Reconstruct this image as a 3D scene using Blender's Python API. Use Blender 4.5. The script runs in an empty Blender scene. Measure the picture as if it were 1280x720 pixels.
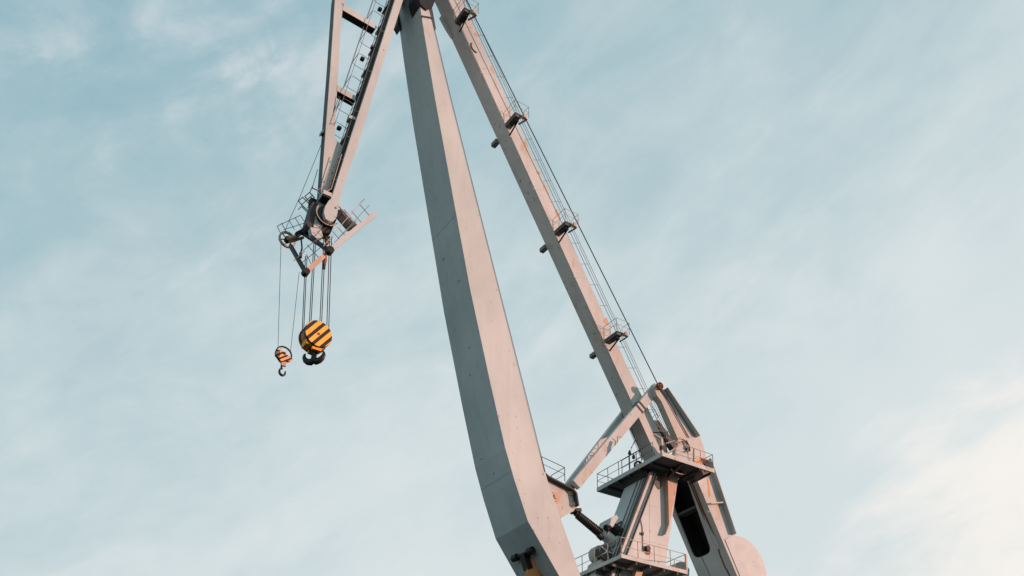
import bpy, bmesh, math, random
from mathutils import Vector, Matrix
random.seed(7)
scene = bpy.context.scene
C = scene.collection

# ---------------------------------------------------------------- camera
F = 1277.0; PX, PY = 640.0, 753.0          # focal length and optical centre, photo pixels (1280 wide)
PITCH = math.atan(412.0 / F); EYE = 1.7
cd = bpy.data.cameras.new('camera'); cam = bpy.data.objects.new('camera', cd); C.objects.link(cam)
cam.location = (0, 0, EYE); cam.rotation_euler = (math.pi/2 + PITCH, 0, 0)
cd.sensor_width = 36; cd.lens = 36 * F / 1280; cd.shift_y = (PY - 360) / 1280
cd.clip_start = 0.1; cd.clip_end = 20000
scene.camera = cam

# ---------------------------------------------------------------- sun and sky
SUN_EL = math.radians(5); SUN_AZ = math.radians(80)     # azimuth measured from behind the camera to the right
sdir = Vector((math.sin(SUN_AZ)*math.cos(SUN_EL), -math.cos(SUN_AZ)*math.cos(SUN_EL), math.sin(SUN_EL)))
sl = bpy.data.lights.new('sun', 'SUN'); sl.energy = 5.0; sl.angle = math.radians(0.5); sl.color = (1.0, 0.495, 0.375)
so = bpy.data.objects.new('sun', sl); C.objects.link(so); so.rotation_euler = sdir.to_track_quat('Z', 'Y').to_euler()
so.location = (60, -60, 60)

world = bpy.data.worlds.new('World'); scene.world = world; world.use_nodes = True
nt = world.node_tree; N = nt.nodes; Lk = nt.links; N.clear()
def nd(t, **k):
    n = N.new(t)
    for a, b in k.items(): setattr(n, a, b)
    return n
def mth(op, a, b=None, clamp=False):
    n = nd('ShaderNodeMath', operation=op, use_clamp=clamp)
    for i, v in enumerate((a, b)):
        if v is None: continue
        if isinstance(v, (int, float)): n.inputs[i].default_value = v
        else: Lk.new(v, n.inputs[i])
    return n.outputs[0]
def mix(f, a, b, blend='MIX'):
    n = nd('ShaderNodeMix', data_type='RGBA', blend_type=blend)
    for s, v in ((n.inputs[0], f), (n.inputs[6], a), (n.inputs[7], b)):
        if isinstance(v, (int, float)): s.default_value = v
        elif isinstance(v, tuple): s.default_value = v + (1,)
        else: Lk.new(v, s)
    return n.outputs[2]
def smooth(v, lo, hi, a=0.0, b=1.0):
    n = nd('ShaderNodeMapRange', interpolation_type='SMOOTHSTEP')
    Lk.new(v, n.inputs[0])
    for i, x in enumerate((lo, hi, a, b)): n.inputs[i+1].default_value = x
    return n.outputs[0]
out = nd('ShaderNodeOutputWorld'); bg = nd('ShaderNodeBackground'); Lk.new(bg.outputs[0], out.inputs[0])
bg.inputs[1].default_value = 0.10
sky = nd('ShaderNodeTexSky', sky_type='NISHITA'); sky.sun_disc = False
sky.sun_elevation = SUN_EL; sky.sun_rotation = math.atan2(sdir.x, sdir.y); sky.air_density = 1.0; sky.dust_density = 1.5
tc = nd('ShaderNodeTexCoord'); sx = nd('ShaderNodeSeparateXYZ'); Lk.new(tc.outputs['Generated'], sx.inputs[0])
X, Y, Z = sx.outputs
def noise(scl, rot, scale, det, rough, dist, off=0.0):
    mp = nd('ShaderNodeMapping'); mp.vector_type = 'POINT'; Lk.new(tc.outputs['Generated'], mp.inputs[0])
    mp.inputs['Rotation'].default_value = (0, math.radians(rot), 0); mp.inputs['Location'].default_value = (off, off*.7, off*.3)
    m2 = nd('ShaderNodeMapping'); Lk.new(mp.outputs[0], m2.inputs[0]); m2.inputs['Scale'].default_value = scl
    n = nd('ShaderNodeTexNoise'); Lk.new(m2.outputs[0], n.inputs[0])
    n.inputs['Scale'].default_value = scale; n.inputs['Detail'].default_value = det
    n.inputs['Roughness'].default_value = rough; n.inputs['Distortion'].default_value = dist
    return n.outputs[0]
n1 = noise((1, 1, 1.7), 22, 3.0, 5, 0.5, 0.3, 3.1)      # broad veils
n2 = noise((1, 1, 2.6), 27, 6.0, 9, 0.62, 0.5, 8.4)     # drawn-out wisps
n3 = noise((1, 1, 1.5), 20, 13.0, 7, 0.6, 0.6, 1.7)     # fine mottling
def patch(az, el, ra, re, rot=0.0):
    """soft region of the sky round azimuth az, elevation el (degrees)"""
    az, el, rot = math.radians(az), math.radians(el), math.radians(rot)
    c = Vector((math.sin(az)*math.cos(el), math.cos(az)*math.cos(el), math.sin(el)))
    e = Vector((math.cos(az), -math.sin(az), 0)); u = e.cross(c) if e.cross(c).z > 0 else c.cross(e)
    A = (e*math.cos(rot) + u*math.sin(rot))/math.radians(ra); B = (u*math.cos(rot) - e*math.sin(rot))/math.radians(re)
    o = []
    for V in (A, B, c):
        d = nd('ShaderNodeVectorMath', operation='DOT_PRODUCT'); Lk.new(tc.outputs['Generated'], d.inputs[0]); d.inputs[1].default_value = V; o.append(d.outputs['Value'])
    q = mth('ADD', mth('MULTIPLY', o[0], o[0]), mth('MULTIPLY', o[1], o[1]))
    return mth('MULTIPLY', smooth(q, 0.0, 1.0, 1.0, 0.0), smooth(o[2], 0.2, 0.4))
t = mth('ADD', mth('ADD', mth('MULTIPLY', X, 0.85), mth('MULTIPLY', Z, -1.95)), 1.69)
wob = mth('ADD', mth('MULTIPLY', mth('SUBTRACT', n1, 0.5), 0.95), mth('MULTIPLY', mth('SUBTRACT', n2, 0.5), 0.62))
wob = mth('ADD', wob, mth('MULTIPLY', mth('SUBTRACT', n3, 0.5), 0.42))
t = mth('ADD', t, wob)
base = mix(0.80, sky.outputs[0], (2.75, 4.95, 5.75))    # Nishita cooled to the photo's pale teal
veil = smooth(t, -0.28, 1.12)
col = mix(veil, base, (6.5, 7.15, 7.25))
col = mix(mth('MULTIPLY', smooth(n2, .52, .74), .20), col, (7.3, 7.5, 7.6)); col = mix(mth('MULTIPLY', smooth(n1, .40, .62, 1.0, 0.0), .18), col, (4.9, 6.0, 6.5))
wz = smooth(n2, 0.42, 0.66); wf = smooth(n3, 0.35, 0.7)
pa = patch(-17.5, 44.4, 3.0, 1.4, 32); pb = patch(-22, 43, 13, 5, 20); pc = patch(12, 45, 6, 1.6, 25); pd = patch(14, 32, 13, 3.5, 30)
puff = mth('MULTIPLY', pa, mth('MULTIPLY', smooth(n3, .40, .62), mth("MULTIPLY", smooth(n2, .36, .6), 1.0))); puff2 = mth('MULTIPLY', mth('MAXIMUM', pb, mth('MAXIMUM', pc, pd)), mth('MULTIPLY', wz, wf))
col = mix(mth('MULTIPLY', mth('MAXIMUM', puff, mth('MULTIPLY', puff2, .6)), 0.7), col, (7.0, 7.2, 7.5))
bank = mth('ADD', mth('ADD', mth('MULTIPLY', X, 0.8), mth('MULTIPLY', Z, -1.45)), mth('ADD', mth('MULTIPLY', mth('SUBTRACT', n1, .5), .5), mth('MULTIPLY', mth('SUBTRACT', n2, .5), .5)))
warm = smooth(bank, -0.37, -0.12)
col = mix(mth('MULTIPLY', warm, 0.92), col, (8.8, 8.45, 8.05))
Lk.new(col, bg.inputs[0])

vs = scene.view_settings
vs.view_transform = 'Standard'; vs.look = 'None'; vs.exposure = 0.09; vs.gamma = 1.0; vs.use_curve_mapping = False
scene.render.resolution_x = 1024; scene.render.resolution_y = 576

# ---------------------------------------------------------------- crane frame of reference
# local axes: x = backwards (away from the jib), y = sideways across the crane, z = up.
AZ = math.atan(-899.0 / (F*math.cos(PITCH) + 412*math.sin(PITCH)))
Wv = Vector((math.sin(AZ), math.cos(AZ), 0)); Xv = Vector((math.cos(AZ), -math.sin(AZ), 0))
def ray(x, y):
    a = (x-PX)/F; b = (PY-y)/F; s, c = math.sin(PITCH), math.cos(PITCH)
    return Vector((a, c-b*s, s+b*c))
ORI = ray(828, 570)*70; ORI.z = -EYE
OXY = Vector((ORI.x, ORI.y, 0))
w0 = OXY.dot(Wv); x0 = OXY.dot(Xv)
def Q(x, y, w):
    """point of the crane's vertical plane (sideways position w) seen at photo position x, y"""
    r = ray(x, y); t = (w+w0)/r.dot(Wv)
    return Vector((r.dot(Xv)*t - x0, w, r.z*t + EYE))
ROOT_LOC = (OXY.x, OXY.y, 0); ROOT_ROT = math.atan2(Xv.y, Xv.x)
WC = 3.5

# ---------------------------------------------------------------- materials
def material(name, base, rough=0.55, metal=0.0, var=0.10, rust=0.0, rust_scale=0.6, streak=True, spots=0.0, bump=0.15, spec=0.35):
    m = bpy.data.materials.new(name); m.use_nodes = True
    t = m.node_tree; n = t.nodes; l = t.links; n.clear()
    o = n.new('ShaderNodeOutputMaterial'); b = n.new('ShaderNodeBsdfPrincipled'); l.new(b.outputs[0], o.inputs[0])
    b.inputs['Metallic'].default_value = metal; b.inputs['Specular IOR Level'].default_value = spec
    c = n.new('ShaderNodeTexCoord')
    def noi(scale, vec=(1, 1, 1), det=6, ro=0.6, loc=(0, 0, 0)):
        mp = n.new('ShaderNodeMapping'); l.new(c.outputs['Object'], mp.inputs[0]); mp.inputs['Scale'].default_value = vec; mp.inputs['Location'].default_value = loc
        x = n.new('ShaderNodeTexNoise'); l.new(mp.outputs[0], x.inputs[0]); x.inputs['Scale'].default_value = scale
        x.inputs['Detail'].default_value = det; x.inputs['Roughness'].default_value = ro; return x.outputs[0]
    def rng(v, a, b_, c_=0, d=1):
        r = n.new('ShaderNodeMapRange'); l.new(v, r.inputs[0])
        for i, q in enumerate((a, b_, c_, d)): r.inputs[i+1].default_value = q
        return r.outputs[0]
    def mx(f, a, bb):
        q = n.new('ShaderNodeMix'); q.data_type = 'RGBA'
        for s, v in ((q.inputs[0], f), (q.inputs[6], a), (q.inputs[7], bb)):
            if isinstance(v, tuple): s.default_value = v + (1,)
            elif isinstance(v, (int, float)): s.default_value = v
            else: l.new(v, s)
        return q.outputs[2]
    lo = tuple(max(0, k*(1-var*1.6)) for k in base); hi = tuple(min(1, k*(1+var)) for k in base)
    big = noi(0.25, (1, 1, 0.5)); colr = mx(rng(big, .35, .65), lo, hi)
    st = noi(1.0, (2.2, 2.2, 0.13), 5, .6, (3, 1, 0)); colr = mx(rng(st, .5, .75, 0, min(1, var*2.2)), colr, tuple(k*.55 for k in base))
    if rust > 0:
        r1 = noi(rust_scale, (1, 1, .45), 9, .68, (5, 2, 9)); r2 = noi(1.3, (2.5, 2.5, .22), 6, .6, (1, 7, 2))
        f = rng(r1, .66 - rust*.35, .74 - rust*.2)
        g = n.new('ShaderNodeMath'); g.operation = 'MULTIPLY'; l.new(f, g.inputs[0]); l.new(rng(r2, .35, .6, .25, 1), g.inputs[1])
        colr = mx(g.outputs[0], colr, (base[0]*.95, base[1]*.70, base[2]*.52))
    if spots > 0:
        s1 = noi(3.2, (1, 1, .7), 3, .5, (9, 4, 4)); colr = mx(rng(s1, .73 - spots*.1, .76 - spots*.1, 0, .6), colr, (.20, .12, .08))
    l.new(colr, b.inputs['Base Color'])
    l.new(rng(noi(2.0), .3, .7, rough-.1, rough+.12), b.inputs['Roughness'])
    if bump:
        bp = n.new('ShaderNodeBump'); bp.inputs['Strength'].default_value = bump; bp.inputs['Distance'].default_value = .04
        l.new(noi(1.1), bp.inputs['Height']); l.new(bp.outputs[0], b.inputs['Normal'])
    return m
def striped(name, ca, cb_, kx, kz, off=0.0):
    m = material(name, ca, .45, 0, .12, spots=.3); t = m.node_tree; n = t.nodes; l = t.links
    b = [q for q in n if q.type == 'BSDF_PRINCIPLED'][0]; src = b.inputs['Base Color'].links[0].from_socket
    c = n.new('ShaderNodeTexCoord'); s = n.new('ShaderNodeSeparateXYZ'); l.new(c.outputs['Object'], s.inputs[0])
    def mm(op, a, bb):
        q = n.new('ShaderNodeMath'); q.operation = op
        for i, v in enumerate((a, bb)):
            if isinstance(v, (int, float)): q.inputs[i].default_value = v
            else: l.new(v, q.inputs[i])
        return q.outputs[0]
    v = mm('ADD', mm('ADD', mm('MULTIPLY', s.outputs[0], kx), mm('MULTIPLY', s.outputs[2], kz)), off)
    f = mm('GREATER_THAN', mm('FRACT', v, 0), .55)
    q = n.new('ShaderNodeMix'); q.data_type = 'RGBA'; l.new(f, q.inputs[0]); l.new(src, q.inputs[6]); q.inputs[7].default_value = cb_ + (1,)
    l.new(q.outputs[2], b.inputs['Base Color']); return m
M = {}
M['paint'] = material('light_grey_paint', (.41, .49, .495), .55, 0, .085, rust=.12, spots=.3)
M['worn'] = material('worn_grey_paint', (.42, .485, .485), .6, 0, .09, rust=.38, rust_scale=.9, spots=.6)
M['rusty'] = material('rust_streaked_paint', (.46, .42, .36), .65, 0, .15, rust=.95, rust_scale=1.4, spots=.8)
M['ochre'] = material('ochre_rust_and_sunlit', (.60, .30, .12), .7, 0, .2, rust=.5)  # rust colour; on the inner bulkhead it stands for sunlit steel
M['dark'] = material('dark_grey_paint', (.045, .05, .05), .55, 0, .3, bump=.1)
M['deep'] = material('shade_teal', (.06, .10, .11), .55, 0, .2)  # teal with the shade of the fly jib fronts in the colour
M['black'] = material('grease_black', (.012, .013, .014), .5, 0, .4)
M['grate'] = material('steel_grating', (.10, .11, .11), .7, 0, .3, rust=.4)
M['rail'] = material('rail_paint', (.42, .38, .34), .6, 0, .15, rust=.5, rust_scale=2)
M['raild'] = material('galvanised_rail', (.16, .17, .17), .6, .2, .15)
M['rope'] = material('wire_rope', (.035, .045, .05), .6, .2, .2)
M['brown'] = material('brown_rust', (.22, .085, .035), .8, 0, .3)
M['yellow'] = material('yellow_paint', (.80, .36, .03), .45, 0, .15, spots=.5)
M['cheek'] = striped('yellow_black_stripes', (.85, .42, .05), (.015, .015, .015), 1.32, -1.02, .27)
M['cheek2'] = striped('small_yellow_black_stripes', (.80, .42, .16), (.03, .02, .02), 1.5, -1.9, .1)

# ---------------------------------------------------------------- builders
class MB:
    def __init__(s): s.b = bmesh.new()
    def poly(s, near, far):
        """closed solid from two matching outlines"""
        n = len(near); a = [s.b.verts.new(p) for p in near]; c = [s.b.verts.new(p) for p in far]
        s.b.faces.new(a); s.b.faces.new(c[::-1])
        for i in range(n):
            j = (i+1) % n; s.b.faces.new((a[j], a[i], c[i], c[j]))
        return s
    def px(s, pts, w1, w2):
        near = [Q(x, y, w1) for x, y in pts]
        return s.poly(near, [Vector((p.x, w2, p.z)) for p in near])
    def box(s, x1, x2, y1, y2, z1, z2):
        a = [Vector(v) for v in ((x1, y1, z1), (x2, y1, z1), (x2, y1, z2), (x1, y1, z2))]
        return s.poly(a, [Vector((v.x, y2, v.z)) for v in a])
    def bar(s, a, b, th, wd=None, side=Vector((0, 1, 0))):
        """rectangular bar: wd across 'side', th in the other direction"""
        wd = th if wd is None else wd
        a = Vector(a); b = Vector(b); d = (b-a).normalized(); sd = side - d*side.dot(d)
        if sd.length < 1e-3: sd = Vector((1, 0, 0)) - d*d.x
        sd.normalize(); n = d.cross(sd)
        cs = [(-1, -1), (1, -1), (1, 1), (-1, 1)]
        return s.poly([a + sd*i*wd/2 + n*j*th/2 for i, j in cs], [b + sd*i*wd/2 + n*j*th/2 for i, j in cs])
    def tube(s, pts, r, n=6, closed=False, radii=None):
        pts = [Vector(p) for p in pts]; k = len(pts); rings = []
        up = None
        for i, p in enumerate(pts):
            if closed: d = pts[(i+1) % k] - pts[i-1]
            else: d = pts[min(i+1, k-1)] - pts[max(i-1, 0)]
            d.normalize()
            if up is None: up = d.orthogonal().normalized()
            up = (up - d*up.dot(d)); up = up.normalized() if up.length > 1e-4 else d.orthogonal().normalized()
            v = d.cross(up); rr = radii[i] if radii else r
            rings.append([s.b.verts.new(p + (up*math.cos(2*math.pi*q/n) + v*math.sin(2*math.pi*q/n))*rr) for q in range(n)])
        m = k if closed else k-1
        for i in range(m):
            A = rings[i]; B = rings[(i+1) % k]
            for q in range(n): s.b.faces.new((A[q], A[(q+1) % n], B[(q+1) % n], B[q]))
        if not closed: s.b.faces.new(rings[0][::-1]); s.b.faces.new(rings[-1])
        return s
    def disc(s, c, r, w1, w2, n=40, ri=0.0):
        """cylinder (or ring) with its axis across the crane; c = (x, z)"""
        o = [(c[0]+r*math.cos(2*math.pi*i/n), c[1]+r*math.sin(2*math.pi*i/n)) for i in range(n)]
        if ri <= 0: return s.poly([Vector((x, w1, z)) for x, z in o], [Vector((x, w2, z)) for x, z in o])
        q = [(c[0]+ri*math.cos(2*math.pi*i/n), c[1]+ri*math.sin(2*math.pi*i/n)) for i in range(n)]
        V = [[s.b.verts.new((x, w, z)) for x, z in lst] for lst, w in ((o, w1), (o, w2), (q, w2), (q, w1))]
        for i in range(n):
            j = (i+1) % n
            for k in range(4): s.b.faces.new((V[k][i], V[k][j], V[(k+1) % 4][j], V[(k+1) % 4][i]))
        return s
    def rail(s, line, h, r=.03, posts=None, step=1.4, mids=(0.5,)):
        """handrail above a floor line"""
        line = [Vector(p) for p in line]; up = Vector((0, 0, h))
        for a, b in zip(line, line[1:]):
            s.tube([a+up, b+up], r, 5)
            for m in mids: s.tube([a+up*m, b+up*m], r*.75, 5)
            k = max(1, round((b-a).length/step))
            for i in range(k+1):
                p = a.lerp(b, i/k); s.tube([p, p+up], r, 5)
        return s
    def split(s, name, mat, parent=None, smooth=False):
        """every loose piece becomes an object of its own"""
        left = set(s.b.faces); out_ = []
        while left:
            f = next(iter(left)); stack = [f]; isl = {f}
            while stack:
                g_ = stack.pop()
                for v in g_.verts:
                    for h_ in v.link_faces:
                        if h_ not in isl: isl.add(h_); stack.append(h_)
            left -= isl; mp = {}; q = MB()
            for g_ in isl:
                for v in g_.verts:
                    if v not in mp: mp[v] = q.b.verts.new(v.co)
                q.b.faces.new([mp[v] for v in g_.verts])
            out_.append(q.done(name, mat, parent, smooth))
        s.b.free(); return out_
    def done(s, name, mat, parent=None, smooth=False, bevel=0.0):
        bmesh.ops.recalc_face_normals(s.b, faces=s.b.faces)
        me = bpy.data.meshes.new(name); s.b.to_mesh(me); s.b.free()
        if smooth:
            for p in me.polygons: p.use_smooth = True
            try: me.set_sharp_from_angle(angle=math.radians(35))
            except Exception: pass
        me.materials.append(mat if not isinstance(mat, str) else M[mat])
        o = bpy.data.objects.new(name, me); C.objects.link(o)
        if parent is not None: o.parent = parent
        if bevel:
            bv = o.modifiers.new('bevel', 'BEVEL'); bv.width = bevel; bv.segments = 2; bv.limit_method = 'ANGLE'
        return o
def thing(name, label, cat, loc, rot, group=None):
    o = bpy.data.objects.new(name, None); C.objects.link(o); o.location = loc; o.rotation_euler = (0, 0, rot)
    o['label'] = label; o['category'] = cat
    if group: o['group'] = group
    return o
def lerp(a, b, t): return a + (b-a)*t
def interp(tab, y):
    for (y1, v1), (y2, v2) in zip(tab, tab[1:]):
        if y <= y2 or (y2, v2) == tab[-1]: return v1 + (v2-v1)*(y-y1)/(y2-y1)

crane = thing('harbour_crane', 'tall light grey double-jib harbour crane with rust-streaked stays, catwalks and counterweight lever against pale sky', 'crane', ROOT_LOC, ROOT_ROT)

# ================================================================ ground (below the picture)
g = MB(); g.box(-3000, 3000, -3000, 3000, -1.5, 0)
gr = g.done('ground', material('quay_asphalt', (.05, .052, .052), .85, 0, .25, rust=.2)); gr['kind'] = 'structure'

# ================================================================ boom
BL = [(-60, 513.5), (0, 524.0), (10, 525), (40, 530), (120, 543.2), (240, 565.2), (360, 587.4), (480, 613.2), (560, 631.5), (600, 643.0), (651.7, 660), (720, 699), (900, 803)]
BR = [(-60, 519.0), (0, 533.5), (30, 541), (120, 562.3), (240, 592.6), (360, 622.9), (480, 653.2), (590, 680.8), (620, 691.2), (720, 725.8), (900, 787)]
def bhw(y): return interp([(-60, 1.42), (0, 1.45), (650, 1.85), (900, 1.95)], y)
def bring(y):
    w = WC - bhw(y); a = Q(interp(BL, y), y, w); b = Q(interp(BR, y), y, w)
    return a, b, w
def boom_seg(ys, m):
    prev = None
    for y in ys:
        a, b, w = bring(y)
        f = 2*WC - w
        V = [m.b.verts.new(v) for v in (a, b, (b.x, f, b.z), (a.x, f, a.z))]
        if prev:
            for i in range(4):
                j = (i+1) % 4; m.b.faces.new((prev[i], prev[j], V[j], V[i]))
        else: m.b.faces.new(V[::-1])
        prev = V
    m.b.faces.new(prev)
m = MB(); boom_seg([-60, 0, 40, 120, 240, 360, 480, 560, 600, 651.7, 690], m)
boom = m.done('boom', 'paint', crane)
# below the crease the boom forks into two legs round the hoist opening
def leg_seg(wa, wb, name):
    m = MB(); prev = None
    for y in (690, 720, 780, 900):
        a, b, w = bring(y); f = 2*WC - w
        k1 = w + (f-w)*wa(y); k2 = w + (f-w)*wb(y)
        V = [m.b.verts.new(v) for v in ((a.x, k1, a.z), (b.x, k1, b.z), (b.x, k2, b.z), (a.x, k2, a.z))]
        if prev:
            for i in range(4):
                j = (i+1) % 4; m.b.faces.new((prev[i], prev[j], V[j], V[i]))
        else: m.b.faces.new(V[::-1])
        prev = V
    m.b.faces.new(prev); return m.done(name, 'paint', crane)
leg_seg(lambda y: 0, lambda y: interp([(690, .45), (705, .34), (900, .28)], y), 'boom_leg')
leg_seg(lambda y: interp([(690, .62), (705, .66), (900, .72)], y), lambda y: 1, 'boom_leg')
# seams, edge strips on the back flange, small fittings
m = MB()
for y in (268, 588):
    a, b, w = bring(y); f = 2*WC-w
    off = Vector((-.012, 0, 0)); m.bar(Vector((a.x, w+.02, a.z))+off, Vector((a.x, f-.02, a.z))+off, .009, .009, Vector((0, 0, 1)))
m.split('weld_seam', 'worn', boom)
m = MB()
pts = []
for y in (0, 30, 120, 240, 360, 480, 590):
    a, b, w = bring(y); pts.append((b + Vector((.03, 0, .0)), w))
m.tube([p + Vector((0, -.03, 0)) for p, w in pts], .022, 5)
m.done('cable_conduit', 'raild', boom)
m = MB()
for (y, t, w_) in ((452, .45, .5), (553, .25, .45), (578, .5, .7), (421, .6, .5), (300, .3, .4), (340, .7, .4)):
    a, b, w = bring(y); f = 2*WC-w; m.box(a.x-.05, a.x+.02, w+(f-w)*(1-t), w+(f-w)*(1-t)+.08, a.z-.08, a.z+.08)
for (x, y) in ((657, 640), (673, 647), (686, 647), (700, 678), (668, 662), (650, 600)):
    w = WC-bhw(y); p = Q(x, y, w-.02); m.box(p.x-.05, p.x+.05, w-.015, w+.05, p.z-.07, p.z+.05)
m.split('inspection_cover', 'worn', boom)
# hoist opening: lamps/sheave carrier and inner bulkhead with its sunlight painted in as ochre
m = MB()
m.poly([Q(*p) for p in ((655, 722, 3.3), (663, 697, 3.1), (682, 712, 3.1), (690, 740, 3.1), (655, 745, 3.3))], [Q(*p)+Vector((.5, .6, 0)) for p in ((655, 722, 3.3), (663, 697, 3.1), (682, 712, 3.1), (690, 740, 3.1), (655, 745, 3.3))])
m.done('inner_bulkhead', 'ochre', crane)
m = MB()
def fpt(x, y, out=.25):   # point on the boom's front face under the crease
    a, b, w = bring(y); best = None
    for i in range(101):
        ww = w + (2*(WC-w))*i/100
        for yy in range(int(y)-60, int(y)+30, 3):
            aa, bb, _ = bring(yy); q = Vector((aa.x-out, ww, aa.z)); s, c = math.sin(PITCH), math.cos(PITCH)
            wp = Xv*(q.x+x0) + Wv*(q.y+w0); zz = q.z-EYE; dep = wp.y*c + zz*s
            ix = PX + F*wp.x/dep; iy = PY - F*(-wp.y*s + zz*c)/dep
            e = (ix-x)**2 + (iy-y)**2
            if best is None or e < best[0]: best = (e, q)
    return best[1]
pa, pb = fpt(643, 698), fpt(664, 687)
m.tube([pa, pb], .12, 10)
for p in (pa, pa.lerp(pb, .12), pb, pb.lerp(pa, .14)): m.tube([p+Vector((0, -.12, 0)), p+Vector((0, .12, 0))], .24, 12)
pm = pa.lerp(pb, .55); m.bar(pm, pm+Vector((.35, 0, -1.0)), .4, .5)
m.done('guide_roller', 'black', crane)

# boom head (only its foot shows at the top edge)
m = MB(); m.px([(523, -60), (545, -60), (546, -4), (541, 8), (533, 12), (526, 6), (522, -8)], 1.9, 3.2)
m.done('boom_head_bracket', 'black', crane)
m = MB(); m.px([(499, 6), (504, 4), (505, 26), (501, 37), (497, 30)], 4.7, 5.3); m.done('pivot_bearing', 'black', crane)
m = MB()
m.px([(527, 19), (541, 21.5), (541, 22.8), (527, 20.3)], WC-1.55, WC-1.4); m.px([(535, 9), (540, 9), (545, 36), (543.5, 38)], WC-1.42, WC-1.2)
m.done('head_strap', 'dark', crane)

# boom bracket that takes the link and the luffing ram
m = MB(); m.px([(676, 588), (686, 596.5), (716.7, 612.5), (720.5, 617), (722.5, 631.7), (716.7, 639), (701.7, 647), (684, 640), (672, 600)], 2.6, 4.4)
br = m.done('ram_bracket', 'worn', crane)
m = MB()
for a, b in (((676, 586), (686, 595.2)), ((686, 595.2), (717, 611.2)), ((717, 611.2), (721, 616)), ((721, 616), (723.6, 631.7))):
    m.bar(Q(*a, 2.2)+Vector((0, 1.3, 0)), Q(*b, 2.2)+Vector((0, 1.3, 0)), .10, 2.6)
m.split('flange', 'dark', br)
m = MB()
for (x, y, r) in ((713, 616, .2), (716, 631, .22), (693.5, 621.5, .34)):
    p = Q(x, y, 2.6); m.disc((p.x, p.z), r, 2.50, 2.62, 20); m.disc((p.x, p.z), r*.45, 2.42, 2.62, 12)
m.split('pin_boss', 'rusty', br, True)
m = MB(); m.rail([Q(677, 588, 2.7), Q(706, 601.5, 2.7), Q(706, 601.5, 2.7)+Vector((0, 1.5, 0))], 1.0, .028)
m.done('railing', 'raild', br)

# ================================================================ stay (tie) running down to the lever
def tB(y): return 560 + .4536*y
def tR(y): return 577.3 + .4535*y
m = MB(); m.px([(tB(-170), -170), (tR(-170), -170), (tR(455)-1, 455), (829, 549), (838, 572), (tB(572)+2, 572)], WC-.65, WC+.62)
stay = m.done('stay_beam', 'worn', crane)
m = MB()
w = WC-.65
m.px([(tB(-170)+1.5, -170), (tB(-170)+2.2, -170), (tB(480)+2.2, 480), (tB(480)+1.5, 480)], w-.02, w+.02)
for y in (32, 90, 170, 235, 345, 430): m.px([(tB(y)+.3, y), (tR(y)-.3, y+2.5), (tR(y)-.3, y+3.3), (tB(y)+.3, y+.8)], w-.012, w+.02)
m.split('weld_seam', 'worn', stay)
m = MB()   # corroded patches standing off the upper edge
for y in (41, 83, 176, 214, 231, 263, 399):
    a_ = random.uniform(2, 5); b_ = random.uniform(4, 14); k_ = random.uniform(.3, 2.2)
    m.px([(tR(y)-a_, y), (tR(y)+.3, y-k_), (tR(y+b_*.5)+.5, y+b_*.5), (tR(y+b_)-.4, y+b_), (tR(y+b_*.7)-a_*.9, y+b_*.8), (tR(y+b_*.3)-a_*1.3, y+b_*.35)], w-.008, w+.05)
m.split('doubler_plate', 'rusty', stay)
m = MB(); c = Q(594.5, 60, w)
m.tube([c + Vector((.4*math.cos(a), -.05, .42*math.sin(a))) for a in [math.radians(t) for t in range(150, 285, 12)]], .04, 5)
m.done('lifting_eye', 'dark', stay)
m = MB(); m.px([(551, 20), (563, 32), (566, 46), (558, 33)], WC+.4, WC+.66); m.done('gusset', 'paint', stay)
# walkway wires and steps along the top of the stay
m = MB()
for off, ww, rr in ((8.0, 3.0, .022), (11.5, 3.2, .018), (14.0, 3.9, .018)):
    m.tube([Q(tR(-170)+off-9, -170, ww), Q(tR(550)+off-4, 545, ww)], rr, 4)
for y in range(-60, 545, 26):
    p = Q(tR(y)-1, y, 3.0); q = Q(tR(y)+9, y, 3.0); m.tube([p, q], .016, 4)
m.done('stay_handrail', 'raild', stay)
m = MB()
pts = [Q(583, 0, 2.3), Q(822, 480, 2.0)]; d = pts[1]-pts[0]; m.tube([pts[0]-d*.4, pts[1]], .04, 5)
m.tube([Q(822, 480, 1.72), Q(835, 500, 1.72), Q(861, 547, 1.72)], .04, 5)
m.split('luffing_rope', 'rope', crane)
m = MB()
for dx in (0, 3): m.tube([Q(744+dx, 437, 4.6), Q(803+dx, 575, 4.6)], .02, 4)
m.split('hoist_rope', 'rope', crane)

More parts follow.
